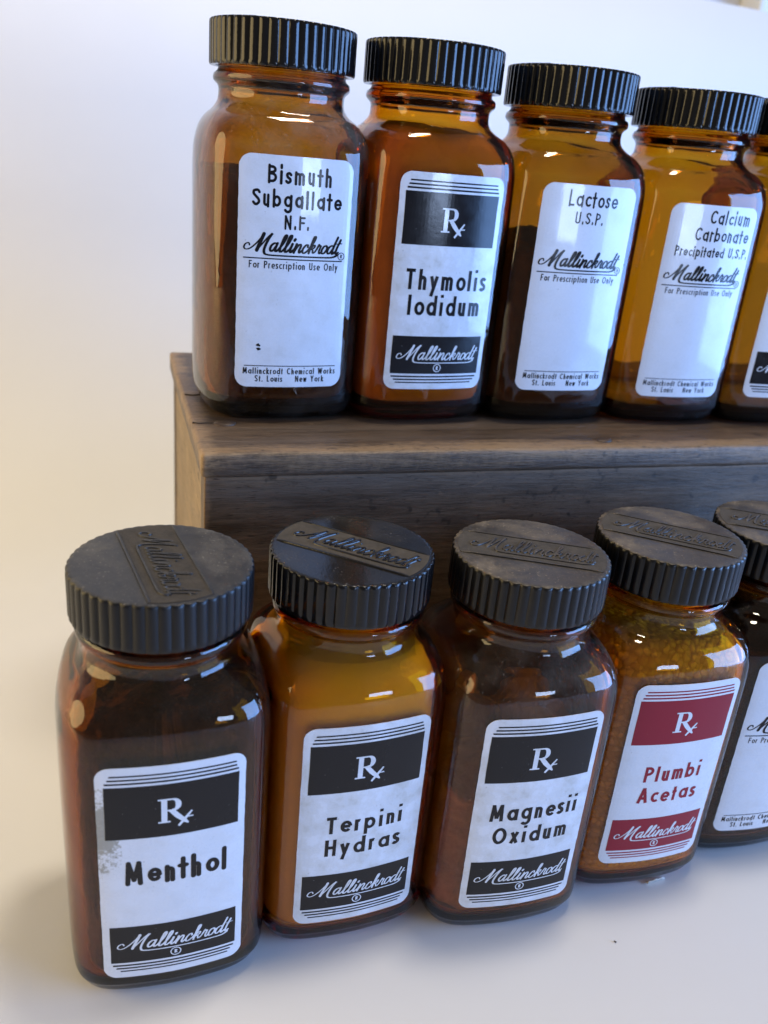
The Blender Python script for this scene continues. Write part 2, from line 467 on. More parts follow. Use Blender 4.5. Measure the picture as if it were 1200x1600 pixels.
def build_powder(parent, mat, level, lump=0.15, slope=0.0, gap=0.035, rough=0.0, seed=1):
    from mathutils import noise
    zs = [0.72, 0.9, 1.2] + [1.2+(level-1.2)*k/26 for k in range(1, 27)]
    rs = []
    for z in zs:
        s_, q_ = inner_size(z)
        ring = ring_at(s_-gap, z, q_)
        t = max(0.0, min(1.0, (z-1.2)/max(0.1, level-1.2)))
        pts = []
        for (x, y, zz) in ring:
            k = 1-abs(rough*noise.noise(Vector((x*1.6+seed, y*1.6, zz*1.6))))
            dz = (slope*x/3 + lump*noise.noise(Vector((x*0.7+seed*3, y*0.7, seed))))*t*t
            pts.append((x*k, y*k, zz+dz))
        rs.append(pts)
    top = rs[-1]
    for f in (0.97, 0.9, 0.7, 0.45, 0.2):
        rs.append([(x*f, y*f, z+0.06*(1-f)+lump*1.2*noise.noise(Vector((x*f*0.8+seed, y*f*0.8, 5)))*(1-f)) for x, y, z in top])
    V, F = rings(rs)
    return link('powder', V, F, mat, parent)

# ---- cap
def build_cap_mesh(nf=48):
    per = 10; n = nf*per
    def rad(k, depth):
        ph = (k % per)/per
        return RC - 0.78*depth*(1-abs(math.sin(PI*ph))**0.85)
    def ring(off, z, depth):
        return [((rad(k, depth)-off)*math.cos(2*PI*k/n), (rad(k, depth)-off)*math.sin(2*PI*k/n), z) for k in range(n)]
    def cir(r, z):
        return [(r*math.cos(2*PI*k/n), r*math.sin(2*PI*k/n), z) for k in range(n)]
    zb, zt = HT-HC, HT
    rs = [cir(2.2, zt-0.3), cir(2.2, zb+0.5), cir(2.47, zb+0.12), cir(2.50, zb), cir(2.60, zb-0.005), ring(0.03, zb, 0.03), ring(0.0, zb+0.07, 0.05), ring(0.0, zb+0.16, 0.075),
          ring(0.0, zt-0.14, 0.085), ring(0.010, zt-0.05, 0.085), ring(0.035, zt-0.015, 0.06), ring(0.07, zt-0.002, 0.035), cir(2.58, zt+0.004), cir(2.4, zt), cir(1.4, zt+0.004), cir(0.4, zt+0.006)]
    return rings(rs, True, True)

# ------------------------------------------------------------------ lettering: single-line strokes
def arc(cx, cy, rx, ry, a0, a1, n=10):
    return [(cx+rx*math.cos(math.radians(a0+(a1-a0)*k/n)), cy+ry*math.sin(math.radians(a0+(a1-a0)*k/n))) for k in range(n+1)]
def spline(pts, per=6):
    out = []
    for k in range((len(pts)-1)*per+1): out.append(cr(pts, k/per))
    return out
def glyph(ch, h):
    """strokes of a geometric sans; h = half stroke width; cap height 1, x height .68"""
    X = 0.68; m = X/2; a = 0.62*X   # bowl width
    rx = (a-h)/2+0.02; bx = h+rx; ry = m-h
    O = lambda cx=bx: arc(cx, m, rx, ry, 0, 360, 20)
    if ch == ' ': return 0.30, []
    if ch == '.': return 2*h, [[(h, 0), (h, 2*h)]]
    G = {
     'B': (0.50, [[(h, 0), (h, 1)], [(h, 1-h), (.24, 1-h)]+arc(.24, .76, .18, .24-h, 90, -90)+[(h, .52)], [(h, .52), (.25, .52)]+arc(.25, .26+h/2, .21, .26-h/2, 90, -90)+[(h, h)]]),
     'S': (0.46, [spline([(.42, .80), (.34, .93-h*.3), (.22, 1-h), (.08, .86), (.07, .70), (.22, .54), (.37, .38), (.40, .22), (.28, h+.01), (.17, h), (.05, .20)])]),
     'N': (0.54, [[(h, 0), (h, 1)], [(.54-h, 0), (.54-h, 1)], [(h, 1), (.54-h, 0)]]),
     'F': (0.42, [[(h, 0), (h, 1)], [(h, 1-h), (.42, 1-h)], [(h, .52), (.38, .52)]]),
     'T': (0.46, [[(.23, 0), (.23, 1)], [(0, 1-h), (.46, 1-h)]]),
     'I': (2*h, [[(h, 0), (h, 1)]]),
     'L': (0.38, [[(h, 0), (h, 1)], [(h, h), (.38, h)]]),
     'U': (0.50, [[(h, 1), (h, .25)]+arc(.25, .25, .25-h, .25-h, 180, 360)+[(.5-h, .25), (.5-h, 1)]]),
     'P': (0.46, [[(h, 0), (h, 1)], [(h, 1-h), (.22, 1-h)]+arc(.22, .72, .20, .28-h, 90, -90)+[(h, .44+h*0)]]),
     'C': (0.58, [arc(.36, .5, .34-h, .5-h, 48, 312, 18)]),
     'M': (0.68, [[(h, 0), (.14, 1)], [(.14, 1-h*.3), (.34, .18)], [(.34, .18), (.54, 1-h*.3)], [(.54, 1), (.68-h, 0)]]),
     'H': (0.52, [[(h, 0), (h, 1)], [(.52-h, 0), (.52-h, 1)], [(h, .52), (.52-h, .52)]]),
     'O': (0.68, [arc(.34, .5, .34-h, .5-h, 0, 360, 28)]),
     'A': (0.56, [[(h*.7, 0), (.28, 1)], [(.56-h*.7, 0), (.28, 1)], [(.13, .32), (.43, .32)]]),
     'W': (0.80, [[(h, 1), (.22, 0)], [(.22, 0), (.40, .92)], [(.40, .92), (.58, 0)], [(.58, 0), (.80-h, 1)]]),
     'Y': (0.52, [[(h*.7, 1), (.26, .45)], [(.52-h*.7, 1), (.26, .45)], [(.26, .5), (.26, 0)]]),
     'R': (0.48, [[(h, 0), (h, 1)], [(h, 1-h), (.22, 1-h)]+arc(.22, .74, .20, .26-h, 90, -90)+[(h, .48)], [(.22, .48), (.44, 0)]]),
     'a': (a+h+.02, [O(), [(2*bx-h, 0), (2*bx-h, X)]]),
     'b': (a+h+.02, [O(), [(h, 0), (h, 1.0)]]),
     'c': (a*.85+.02, [arc(bx, m, rx, ry, 50, 310, 16)]),
     'd': (a+h+.02, [O(), [(2*bx-h, 0), (2*bx-h, 1.0)]]),
     'e': (a+h*.6, [arc(bx, m, rx, ry, 0, 318, 18), [(bx-rx, m), (bx+rx, m)]]),
     'g': (a+h+.02, [O(), [(2*bx-h, X), (2*bx-h, -.08)]+arc(bx, -.08, rx, .20, 0, -150, 10)]),
     'h': (0.40, [[(h, 0), (h, 1.0)], arc(.20, X-.22, .20-h, .22-h, 180, 0)+[(.40-h, X-.22), (.40-h, 0)]]),
     'i': (2*h, [[(h, 0), (h, X)], [(h, X+.17+h*.6), (h, X+.17+h*2.4)]]),
     'k': (0.40, [[(h, 0), (h, 1.0)], [(h, .27), (.36, X)], [(.15, .36), (.38, 0)]]),
     'l': (2*h, [[(h, 0), (h, 1.0)]]),
     'm': (0.62, [[(h, 0), (h, X)], arc((.31+h)/2, X-.19, (.31-h)/2, .19-h, 180, 0)+[(.31, X-.19), (.31, 0)], arc((.93-h)/2, X-.19, (.31-h)/2, .19-h, 180, 0)+[(.62-h, X-.19), (.62-h, 0)]]),
     'n': (0.40, [[(h, 0), (h, X)], arc(.20, X-.22, .20-h, .22-h, 180, 0)+[(.40-h, X-.22), (.40-h, 0)]]),
     'o': (a+.04, [O()]),
     'p': (a+h+.02, [O(), [(h, -.30), (h, X)]]),
     'r': (0.27, [[(h, 0), (h, X)], arc(.20, X-.20, .20-h, .20-h, 180, 65)]),
     's': (0.30, [spline([(.28, .53), (.22, X-h), (.14, X-h*.9), (.06, .54), (.09, .40), (.16, .34), (.24, .27), (.25, .15), (.15, h*.9), (.08, h), (.02, .14)])]),
     't': (0.26, [[(.13, 0), (.13, .92)], [(0, X-h), (.26, X-h)]]),
     'u': (0.40, [[(h, X), (h, .22)]+arc(.20, .22, .20-h, .22-h, 180, 360), [(.40-h, X), (.40-h, 0)]]),
     'w': (0.56, [[(h, X), (.16, 0)], [(.16, 0), (.28, X*.92)], [(.28, X*.92), (.40, 0)], [(.40, 0), (.56-h, X)]]),
     'x': (0.40, [[(h*.7, 0), (.40-h*.7, X)], [(h*.7, X), (.40-h*.7, 0)]]),
     'y': (0.40, [[(h*.6, X), (.21, .06)], [(.40-h*.6, X), (.10, -.30)]]),
    }
    return G[ch]

class Ink:
    """collects flat strokes in label coordinates (u, v) and maps them with f(u, v, height)"""
    def __init__(self, f): self.f = f; self.V = []; self.F = []; self.M = []; self.k = 0
    def ribbon(self, pts, wd, mat, lift=0.0, caps='flat', step=0.10, closed=False):
        P = [Vector(p) for p in pts]
        wd = wd if isinstance(wd, list) else [wd]*len(P)
        Q = []; WW = []
        for i in range(len(P)-1):
            n = max(1, int((P[i+1]-P[i]).length/step))
            for k in range(n):
                Q.append(P[i].lerp(P[i+1], k/n)); WW.append(lerp(wd[i], wd[i+1], k/n))
        Q.append(P[-1]); WW.append(wd[-1])
        if len(Q) < 2: return
        if caps == 'round':
            t0 = (Q[1]-Q[0]).normalized(); t1 = (Q[-1]-Q[-2]).normalized()
            q0, q1, w0, w1 = Q[0].copy(), Q[-1].copy(), WW[0], WW[-1]
            pre = [(q0-t0*w0*0.5*s, w0*math.sqrt(max(0.02, 1-s*s))) for s in (0.99, 0.85, 0.5)]
            post = [(q1+t1*w1*0.5*s, w1*math.sqrt(max(0.02, 1-s*s))) for s in (0.5, 0.85, 0.99)]
            Q = [p for p, _ in pre]+Q+[p for p, _ in post]; WW = [x for _, x in pre]+WW+[x for _, x in post]
        self.k += 1
        hgt = lift+(self.k % 14)*0.00025
        b = len(self.V)
        for i, q in enumerate(Q):
            t = (Q[min(i+1, len(Q)-1)]-Q[max(i-1, 0)])
            if closed and i in (0, len(Q)-1): t = Q[1]-Q[-2]
            t.normalize(); nrm = Vector((-t.y, t.x))
            for s in (-.5, .5):
                p = q+nrm*WW[i]*s
                self.V.append(self.f(p.x, p.y, hgt))
        for i in range(len(Q)-1):
            self.F.append((b+2*i, b+2*i+2, b+2*i+3, b+2*i+1)); self.M.append(mat)
    def rect(self, u0, v0, u1, v1, mat, lift=0.0, nu=28, jag=0.0):
        b = len(self.V); self.k += 1
        nv = max(1, int((v1-v0)/0.4))
        for i in range(nu+1):
            for j in range(nv+1):
                du = (random.uniform(-jag, jag) if i in (0, nu) else 0)
                self.V.append(self.f(lerp(u0, u1, i/nu)+du, lerp(v0, v1, j/nv), lift))
        for i in range(nu):
            for j in range(nv):
                q = b+i*(nv+1)+j
                self.F.append((q, q+nv+1, q+nv+2, q+1)); self.M.append(mat)
    def text(self, s, uc, v0, cap, width, sw, mat, lift, caps='flat', sx=0.86, lean=0.0, wob=0.0):
        """s centred on uc, baseline v0, fitted to a width"""
        h = sw/2
        gs = [glyph(c, h) for c in s]
        tot = sum(g[0] for g in gs); n = len(s)
        sp = 0.20
        sx = width/(cap*(tot+sp*(n-1)))
        if sx > 1.32:
            sx = 1.32; sp = (width/(cap*sx)-tot)/max(1, n-1)
        u = uc-width/2
        for g, st in gs:
            dv = random.uniform(-wob, wob)
            for path in st:
                cl = (path[0][0]-path[-1][0])**2+(path[0][1]-path[-1][1])**2 < 1e-6
                self.ribbon([(u+x*cap*sx+lean*y*cap, v0+dv+y*cap) for x, y in path], sw*cap*(1+random.uniform(-.05, .05)), mat, lift, 'flat' if cl else caps, closed=cl)
            u += (g+sp)*cap*sx

SCRIPT = None
def script_paths():
    """connected handwriting 'Mallinckrodt', x height 1, before slanting: list of (points, base width)"""
    L = []
    # M with entry curl, second hump, long underline flourish
    L.append(([(-.05, .62), (-.28, .86), (-.62, .70), (-.66, .32), (-.35, .10), (.15, .22), (.70, .80), (1.12, 1.55), (1.32, 1.98)], .16))
    L.append(([(1.30, 2.00), (1.22, 1.2), (1.12, .05)], .34))
    L.append(([(1.12, .05), (1.5, .75), (1.95, 1.6), (2.28, 2.0), (2.5, 2.02)], .16))
    L.append(([(2.34, 2.02), (2.16, 1.5), (2.04, .75), (2.06, .12), (2.3, -.28), (2.8, -.42), (4.0, -.46), (7, -.46), (10.6, -.46), (11.8, -.40), (12.35, -.12), (12.1, .15), (11.75, .12)], .26))
    # a
    def bowl(x): return [(x+.74, .86), (x+.42, 1.0), (x+.10, .72), (x+.05, .30), (x+.28, .02), (x+.56, .22), (x+.76, .70)]
    L.append((bowl(2.75), .24)); L.append(([(3.53, 1.0), (3.50, .30), (3.66, .02), (3.92, .24)], .24))
    for x in (3.92, 4.62):
        L.append(([(x, .22), (x+.36, 1.0), (x+.52, 1.72), (x+.42, 2.0), (x+.24, 1.75), (x+.18, .8), (x+.22, .15), (x+.42, .0), (x+.70, .25)], .24))
    # i
    L.append(([(5.32, .25), (5.55, .98)], .14)); L.append(([(5.56, 1.0), (5.52, .25), (5.68, .0), (5.95, .28)], .25)); L.append(([(5.66, 1.42), (5.72, 1.56)], .28))
    # n
    L.append(([(5.95, .28), (6.14, .98)], .14)); L.append(([(6.15, 1.0), (6.13, .0)], .25))
    L.append(([(6.13, .1), (6.36, .75), (6.62, 1.0), (6.80, .80), (6.76, .25), (6.90, .0), (7.15, .26)], .23))
    # c
    L.append(([(7.78, .74), (7.70, .98), (7.42, .90), (7.22, .45), (7.34, .05), (7.62, .0), (8.0, .35)], .21))
    # k
    L.append(([(8.0, .35), (8.35, 1.2), (8.46, 1.80), (8.34, 2.0), (8.22, 1.75), (8.20, .9), (8.22, .0)], .23))
    L.append(([(8.22, .35), (8.52, .95), (8.76, .90), (8.66, .60), (8.34, .48), (8.62, .38), (8.76, .04), (9.0, .16), (9.14, .5)], .18))
    # r
    L.append(([(9.14, .5), (9.28, 1.08), (9.36, .88), (9.58, .92), (9.56, .3), (9.72, .0), (9.95, .25)], .20))
    # o
    L.append(([(10.35, .98), (10.05, .85), (9.92, .40), (10.10, .03), (10.42, .12), (10.60, .60), (10.38, .98), (10.5, .82), (10.85, .80)], .22))
    # d
    L.append((bowl(10.72), .22)); L.append(([(11.62, 2.0), (11.50, 1.0), (11.48, .25), (11.62, .0), (11.85, .24)], .24))
    # t
    L.append(([(12.16, 1.7), (12.02, .8), (12.02, .22), (12.16, .0), (12.4, .2)], .24)); L.append(([(11.75, 1.22), (12.5, 1.28)], .16))
    return L
SCRIPT = script_paths()
def draw_script(ink, uc, v0, width, height, mat, lift, weight=1.0, shear=0.42):
    """width spans the whole word; height = cap height"""
    sx = width/13.9; sy = height/2.0
    for pts, wd in SCRIPT:
        P = spline(pts, 6)
        Q = [(uc+(x-5.9+shear*y*0.9)*sx, v0+y*sy) for x, y in P]
        WW = []
        for i in range(len(Q)):
            a = Q[max(i-1, 0)]; b = Q[min(i+1, len(Q)-1)]
            dx, dy = b[0]-a[0], b[1]-a[1]
            L_ = math.hypot(dx, dy) or 1
            WW.append(wd*sy*weight*(0.62+0.5*abs(dy)/L_))
        ink.ribbon(Q, WW, mat, lift, 'round', step=0.12)

def draw_rx(ink, uc, vc, h, mat, lift):
    """old apothecary R with crossed leg; h = letter height, centre (uc, vc)"""
    def P(l): return [(uc+(x-.5)*h, vc+(y-.5)*h) for x, y in l]
    ink.ribbon(P([(.20, .02), (.20, .98)]), .19*h, mat, lift)
    ink.ribbon(P([(.0, .03), (.40, .03)]), .06*h, mat, lift)
    ink.ribbon(P([(.0, .97), (.40, .97)]), .06*h, mat, lift)
    bowl = [(.22, .965), (.48, .965)]+arc(.48, .735, .18, .225, 80, -80, 12)+[(.48, .51), (.24, .50)]
    n = len(bowl); WW = [(.06+.13*math.sin(PI*i/(n-1))**2)*h for i in range(n)]
    ink.ribbon(P(bowl), WW, mat, lift)
    ink.ribbon(P([(.42, .52), (.62, .26), (.86, .0), (.98, -.12)]), [.17*h, .19*h, .15*h, .05*h], mat, lift)
    ink.ribbon(P([(.66, -.20), (.86, .06), (1.10, .38)]), [.08*h, .11*h, .06*h], mat, lift)
    ink.ribbon(P([(.92, .14), (1.14, .15)]), .05*h, mat, lift)

def draw_reg(ink, uc, vc, r, mat, lift):
    ink.ribbon([(uc+x*r, vc+y*r) for x, y in arc(0, 0, 1, 1, 0, 360, 20)], r*0.22, mat, lift, closed=True)
    ink.text('R', uc, vc-r*0.5, r*1.0, r*0.55, 0.22, mat, lift)

# ---- label surface
def label_fn(hw=HW, n=NS):
    e = 2e-2
    tab = []
    for k in range(2001):
        a = (PI/4)*k/2000; r = section_r(a, hw, n, BULGE)
        tab.append((r*math.sin(a), -r*math.cos(a)))
    us = np.array([t[0] for t in tab]); ys = np.array([t[1] for t in tab])
    def y_at(u): return float(np.interp(abs(u), us, ys))
    def f(u, v, hgt):
        y = y_at(u); dy = (y_at(u+e)-y_at(u-e))/(2*e)
        nx, ny = dy, -1.0
        l = math.hypot(nx, ny); o = 0.022+hgt
        # follow the very slight barrel of the body
        return (u+nx/l*o, y+ny/l*o, v)
    return f

def label_panel(ink, wl, zb, zt, rc, edge_jit=0.012):
    """white sheet with rounded corners plus a thin skirt down to the glass"""
    f = ink.f
    NU, NV = 30, 40
    def half_w(v):
        d = min(v-zb, zt-v)
        if d >= rc: return wl
        return wl-rc+math.sqrt(max(0, rc*rc-(rc-d)**2))
    vs = []
    for k in range(13): vs.append(zb+rc*(1-math.cos(PI/2*k/12)))
    for k in range(1, NV): vs.append(lerp(zb+rc, zt-rc, k/NV))
    for k in range(13): vs.append(zt-rc+rc*math.sin(PI/2*k/12))
    b = len(ink.V)
    for v in vs:
        h_ = half_w(v)+random.uniform(-edge_jit, edge_jit)*0.6
        for i in range(NU+1): ink.V.append(f(lerp(-h_, h_, i/NU), v+random.uniform(-1, 1)*edge_jit*0.2, 0))
    m = NU+1
    for j in range(len(vs)-1):
        for i in range(NU):
            q = b+j*m+i
            ink.F.append((q, q+1, q+m+1, q+m)); ink.M.append(0)
    # skirt
    loop = [b+i for i in range(m)]+[b+j*m+NU for j in range(1, len(vs))]+[b+(len(vs)-1)*m+i for i in range(NU-1, -1, -1)]+[b+j*m for j in range(len(vs)-2, 0, -1)]
    s0 = len(ink.V)
    for q in loop:
        x, y, z = ink.V[q]
        ink.V.append((x*0.996, y+0.02, z))
    L_ = len(loop)
    for i in range(L_):
        k = (i+1) % L_
        ink.F.append((loop[i], s0+i, s0+k, loop[k])); ink.M.append(0)

ENAMEL = make_enamel('white_enamel', 0.05)
ENAMEL_BIS = make_enamel('scuffed_white_enamel', 0.2)
ENAMEL_STAIN = make_enamel('stained_white_enamel', 0.7)
ENAMEL_WORN = make_enamel('rubbed_white_enamel', 0.08, (-2.05, 7.0, 0.62, 1.9))

def rx_label(parent, lines, colour, zb, zt, wl, enamel, faint=0.0, caps='flat', cap=0.90, widths=None, sw=0.165, wob=0.0):
    ink = Ink(label_fn()); hgt = zt-zb
    V_ = lambda p: zt-hgt*p/100
    label_panel(ink, wl, zb, zt, 0.42)
    bl, br = -wl*0.895, wl*0.905
    # fine rules above the upper block and under the lower block
    for k, (p, t) in enumerate(((3.6, .055), (5.2, .06), (6.8, .065))):
        ins = 0.16-0.06*k
        ink.rect(bl+ins, V_(p)-t/2, br-ins*0.6, V_(p)+t/2, 1, .004, jag=0.02)
    ink.rect(bl, V_(31.5), br, V_(8.2), 1, .004, jag=0.008)
    ink.rect(bl, V_(92.3), br, V_(73.8), 1, .004, jag=0.008)
    for k, (p, t) in enumerate(((93.7, .065), (95.2, .06), (96.7, .05))):
        ins = 0.06+0.10*k
        ink.rect(bl+ins, V_(p)-t/2, br-ins, V_(p)+t/2, 1, .004, jag=0.02)
    draw_rx(ink, 0.02, V_(20), hgt*0.107, 0, .010)
    draw_script(ink, -0.02, V_(85.2), wl*1.70, hgt*0.068, 0, .010, 0.85)
    draw_reg(ink, 0.05, V_(89.3), 0.155, 0, .010)
    for (s, v, wdt) in lines:
        ink.text(s, 0.10, V_(v), cap, wdt*2*wl, sw, 1, .005, caps, wob=wob)
    o = link('label', ink.V, ink.F, [enamel, colour], parent, fmat=ink.M, smooth=False)
    return o

def white_label(parent, lines, zb, zt, wl, enamel, script_v, faint=INK_BLACK, small=1.0, nick=0):
    ink = Ink(label_fn()); hgt = zt-zb
    V_ = lambda p: zt-hgt*p/100
    label_panel(ink, wl, zb, zt, 0.45)
    for k in range(nick):
        u = -1.32+random.uniform(-.07, .07); v = V_(82.0)+0.12-k*0.13
        ink.ribbon([(u-.05, v), (u, v+random.uniform(-.03, .03)), (u+.06, v-.02)], [.06, .13, .07], 1, .004, 'round')
    for (s, v, wdt, cap, uc, sw) in lines:
        ink.text(s, uc, V_(v), cap, wdt*2*wl, sw, 1, .004, 'round', wob=0.008)
    draw_script(ink, -0.12, V_(script_v-2.2), wl*1.80, hgt*0.072, 1, .005, 1.15)
    ink.rect(-wl*0.90, V_(script_v+1.15), wl*0.88, V_(script_v+0.65), 1, .0095)
    draw_reg(ink, wl*0.86, V_(script_v-1.3), 0.13, 1, .009)
    ink.text('For Prescription Use Only', 0.0, V_(script_v+5.1), 0.27, wl*1.60, 0.14, 1+(small < 1), .004, sx=0.95)
    ink.rect(-wl*0.84, V_(90.3), wl*0.88, V_(89.9), 1+(small < 1), .004)
    ink.text('Mallinckrodt Chemical Works', 0.02, V_(93.9), 0.25, wl*1.74, 0.16, 1+(small < 1), .004, sx=0.95)
    ink.text('St. Louis    New York', 0.02, V_(97.5), 0.25, wl*1.30, 0.16, 1+(small < 1), .004, sx=0.95)
    return link('label', ink.V, ink.F, [enamel, INK_BLACK, faint], parent, fmat=ink.M, smooth=False)

# ---- cap with embossed name
CV, CF = build_cap_mesh()
def emboss():
    """raised band across the cap with two ridges and the name in relief: returns verts, faces, material"""
    V = []; F = []; MM = []
    bw = 0.92; z0 = HT+0.004
    nx = 40
    # plate clipped to the disc
    def xmax(y): return math.sqrt(max(0.01, 2.56**2-y*y))
    b = 0; ny = 8
    for j in range(ny+1):
        y = lerp(-bw, bw, j/ny); xm = xmax(y)
        for i in range(nx+1): V.append((lerp(-xm, xm, i/nx), y, z0+0.014))
    for j in range(ny):
        for i in range(nx):
            q = j*(nx+1)+i; F.append((q, q+1, q+nx+2, q+nx+1)); MM.append(1)
    def skirt(idx):
        s = len(V)
        for q in idx:
            x, y, z = V[q]; V.append((x, y, z0-0.02))
        for i in range(len(idx)-1):
            F.append((idx[i], s+i, s+i+1, idx[i+1])); MM.append(0)
    skirt([i for i in range(nx+1)]+[j*(nx+1)+nx for j in range(1, ny+1)]+[ny*(nx+1)+i for i in range(nx-1, -1, -1)]+[j*(nx+1) for j in range(ny-1, -1, -1)])
    def relief(P, WW, top, zb):
        b = len(V); n = len(P)
        for i, p in enumerate(P):
            a = P[max(i-1, 0)]; c = P[min(i+1, n-1)]
            dx, dy = c[0]-a[0], c[1]-a[1]; L_ = math.hypot(dx, dy) or 1
            nx_, ny_ = -dy/L_, dx/L_
            e = 0.25 if i in (0, n-1) else 1
            for s, hh in ((-.5, 0), (-.34, .8), (0, 1), (.34, .8), (.5, 0)):
                V.append((p[0]+nx_*WW[i]*s, p[1]+ny_*WW[i]*s, zb+top*hh*e))
        for i in range(n-1):
            for k in range(4):
                q = b+i*5+k; F.append((q, q+5, q+6, q+1)); MM.append(0)
    for y, t in ((-bw+0.03, 0.10), (bw-0.03, 0.10)):
        xm = xmax(y)-0.02
        relief([(lerp(-xm, xm, i/20), y) for i in range(21)], [t]*21, 0.04, z0+0.008)
    sx = 4.55/13.9; sy = 0.95/2
    for pts, wd in SCRIPT:
        P = spline(pts, 5)
        Q = [((x-5.9+0.38*y)*sx, -0.32+y*sy) for x, y in P]
        relief(Q, [max(0.075, wd*sy*0.72)]*len(Q), 0.04, z0+0.012)
    return V, F, MM
EV, EF, EM = emboss()
off = len(CV)
CAPV = CV+EV; CAPF = CF+[tuple(i+off for i in f) for f in EF]; CAPM = [0]*len(CF)+EM
CAP_MESH = None
def build_cap(parent, body, band, rz):
    global CAP_MESH
    if CAP_MESH is None:
        o = link('cap', CAPV, CAPF, [body, band], parent, fmat=CAPM); CAP_MESH = o.data
        try: o.data.set_sharp_from_angle(angle=math.radians(48))
        except Exception: pass
    else:
        o = bpy.data.objects.new('cap', CAP_MESH); COL.objects.link(o); o.parent = parent
    for i, m in ((0, body), (1, band)):
        o.material_slots[i].link = 'OBJECT'; o.material_slots[i].material = m
    o.rotation_euler = (0, 0, rz)
    return o

CAP_CLEAN = make_bakelite('black_bakelite', 0.18, 0.13)
CAP_GREY = make_bakelite('greyed_bakelite', 0.65, 0.36, (0.19, 0.175, 0.155))
CAP_DUSTY = make_bakelite('dusty_bakelite', 0.75, 0.28, (0.27, 0.22, 0.16))
CAP_GLOSS = make_bakelite('glossy_bakelite', 0.22, 0.12, (0.17, 0.15, 0.12))
BAND_TAN = make_grime('tan_dust_band', (0.075, 0.062, 0.046))
BAND_DARK = make_grime('dark_dust_band', (0.058, 0.047, 0.034))
BAND_GREY = make_grime('grey_dust_band', (0.075, 0.063, 0.049))

P_TAN = make_powder('tan_powder', (0.62, 0.45, 0.28), (0.74, 0.56, 0.36), 60, 0.25)
P_YEL = make_powder('yellow_powder', (0.12, 0.085, 0.04), (0.20, 0.15, 0.07), 90, 0.3)
P_WHITE = make_powder('white_powder', (0.86, 0.82, 0.72), (0.93, 0.90, 0.82), 50, 0.25)
P_GRAIN, nt, bb, _ = new_mat('white_crystals'); N = NT(nt)
vo = N.n('ShaderNodeTexVoronoi'); vo.inputs['Scale'].default_value = 400
wv = N.n('ShaderNodeVectorMath', operation='ADD'); oc = N.coord('Object'); N.l(oc, wv.inputs[0])
ns = N.n('ShaderNodeTexNoise'); ns.inputs['Scale'].default_value = 260; N.l(oc, ns.inputs['Vector'])
sv = N.n('ShaderNodeVectorMath', operation='SCALE'); sv.inputs['Scale'].default_value = 0.0025; N.l(ns.outputs['Color'], sv.inputs[0]); N.l(sv.outputs[0], wv.inputs[1])
N.l(wv.outputs[0], vo.inputs['Vector'])
rc_ = N.sep(vo.outputs['Color'])
gr = N.math('MULTIPLY', N.ramp(rc_[0], [(0.1, 0.25), (0.8, 1.0)]), N.ramp(vo.outputs['Distance'], [(0.30, 1.0), (0.85, 0.25)]))
N.l(N.mix(gr, (0.48, 0.42, 0.28), (0.94, 0.90, 0.76)), bb.inputs['Base Color'])
bb.inputs['Roughness'].default_value = 0.7; bb.inputs['Specular IOR Level'].default_value = 0.2
N.l(N.bump(gr, 0.8, 0.002), bb.inputs['Normal'])
P_DARK = make_powder('brown_flakes', (0.010, 0.007, 0.005), (0.06, 0.036, 0.02), 90, 0.9)
P_STREAK, nt, bb, _ = new_mat('brown_streaked_flakes'); N = NT(nt)
gs_ = N.noise(N.coord('Object', (1, 1, 0.10)), 110, 4, 0.6, 0.8); fl = N.noise(N.coord('Object'), 260, 4, 0.7)
N.l(N.mix(N.ramp(gs_, [(0.54, 0.0), (0.66, 1.0)]), N.mix(N.ramp(fl, [(0.35, 0.0), (0.7, 1.0)]), (0.012, 0.008, 0.005), (0.07, 0.044, 0.025)), (0.24, 0.145, 0.075)), bb.inputs['Base Color'])
bb.inputs['Roughness'].default_value = 0.8
N.l(N.bump(fl, 0.8, 0.002), bb.inputs['Normal'])
P_LUMP = make_powder('lumpy_powder', (0.26, 0.22, 0.17), (0.85, 0.78, 0.66), 45, 0.8)

GRP = 'amber glass medicine bottles'
def bottle(label, x, y, rz, sc, top, glass, cap, band, cap_rz):
    t = thing('medicine_bottle', label, 'bottle', (x, y, (H+0.012) if top else 0.012), rz, GRP)
    t.scale = (sc, sc, sc)
    build_glass(t, glass); build_cap(t, cap, band, cap_rz)
    return t

# ---------------- upper row, on the crate
b = bottle('amber bottle lettered Bismuth Subgallate N.F. on a plain white label, on the crate', 3.7406, 6.9507, 0.0354, 1.0159, True, GLASS_DUSTY, CAP_CLEAN, BAND_DARK, 0.5)
white_label(b, [('Bismuth', 11.0, .56, .58, .08, .165), ('Subgallate', 20.6, .78, .58, .03, .165), ('N.F.', 29.4, .22, .45, .02, .17)], 1.49, 10.0, 2.13, ENAMEL_BIS, 41.4, nick=2)
build_powder(b, P_YEL, 8.9, 0.25, -0.5, seed=2)
b = bottle('amber bottle lettered Thymolis Iodidum on a black and white label, on the crate', 9.7608, 6.6148, 0.0565, 1.0133, True, GLASS_WARM, CAP_CLEAN, BAND_DARK, 2.0)
rx_label(b, [('Thymolis', 51.8, .80), ('Iodidum', 63.8, .72)], INK_BLACK, 1.54, 9.89, 2.167, ENAMEL_STAIN, sw=0.165, cap=.80)
build_powder(b, P_TAN, 11.2, 0.1, 0.0, seed=4)
b = bottle('amber bottle lettered Lactose U.S.P. on a plain white label, on the crate', 15.8327, 6.413, 0.0002, 0.9956, True, GLASS, CAP_CLEAN, BAND_DARK, 0.25)
white_label(b, [('Lactose', 9.8, .52, .60, .10, .135), ('U.S.P.', 17.6, .30, .44, .03, .14)], 1.58, 10.1, 2.13, ENAMEL, 40.0)
build_powder(b, P_YEL, 7.9, 0.6, 0.5, seed=6)
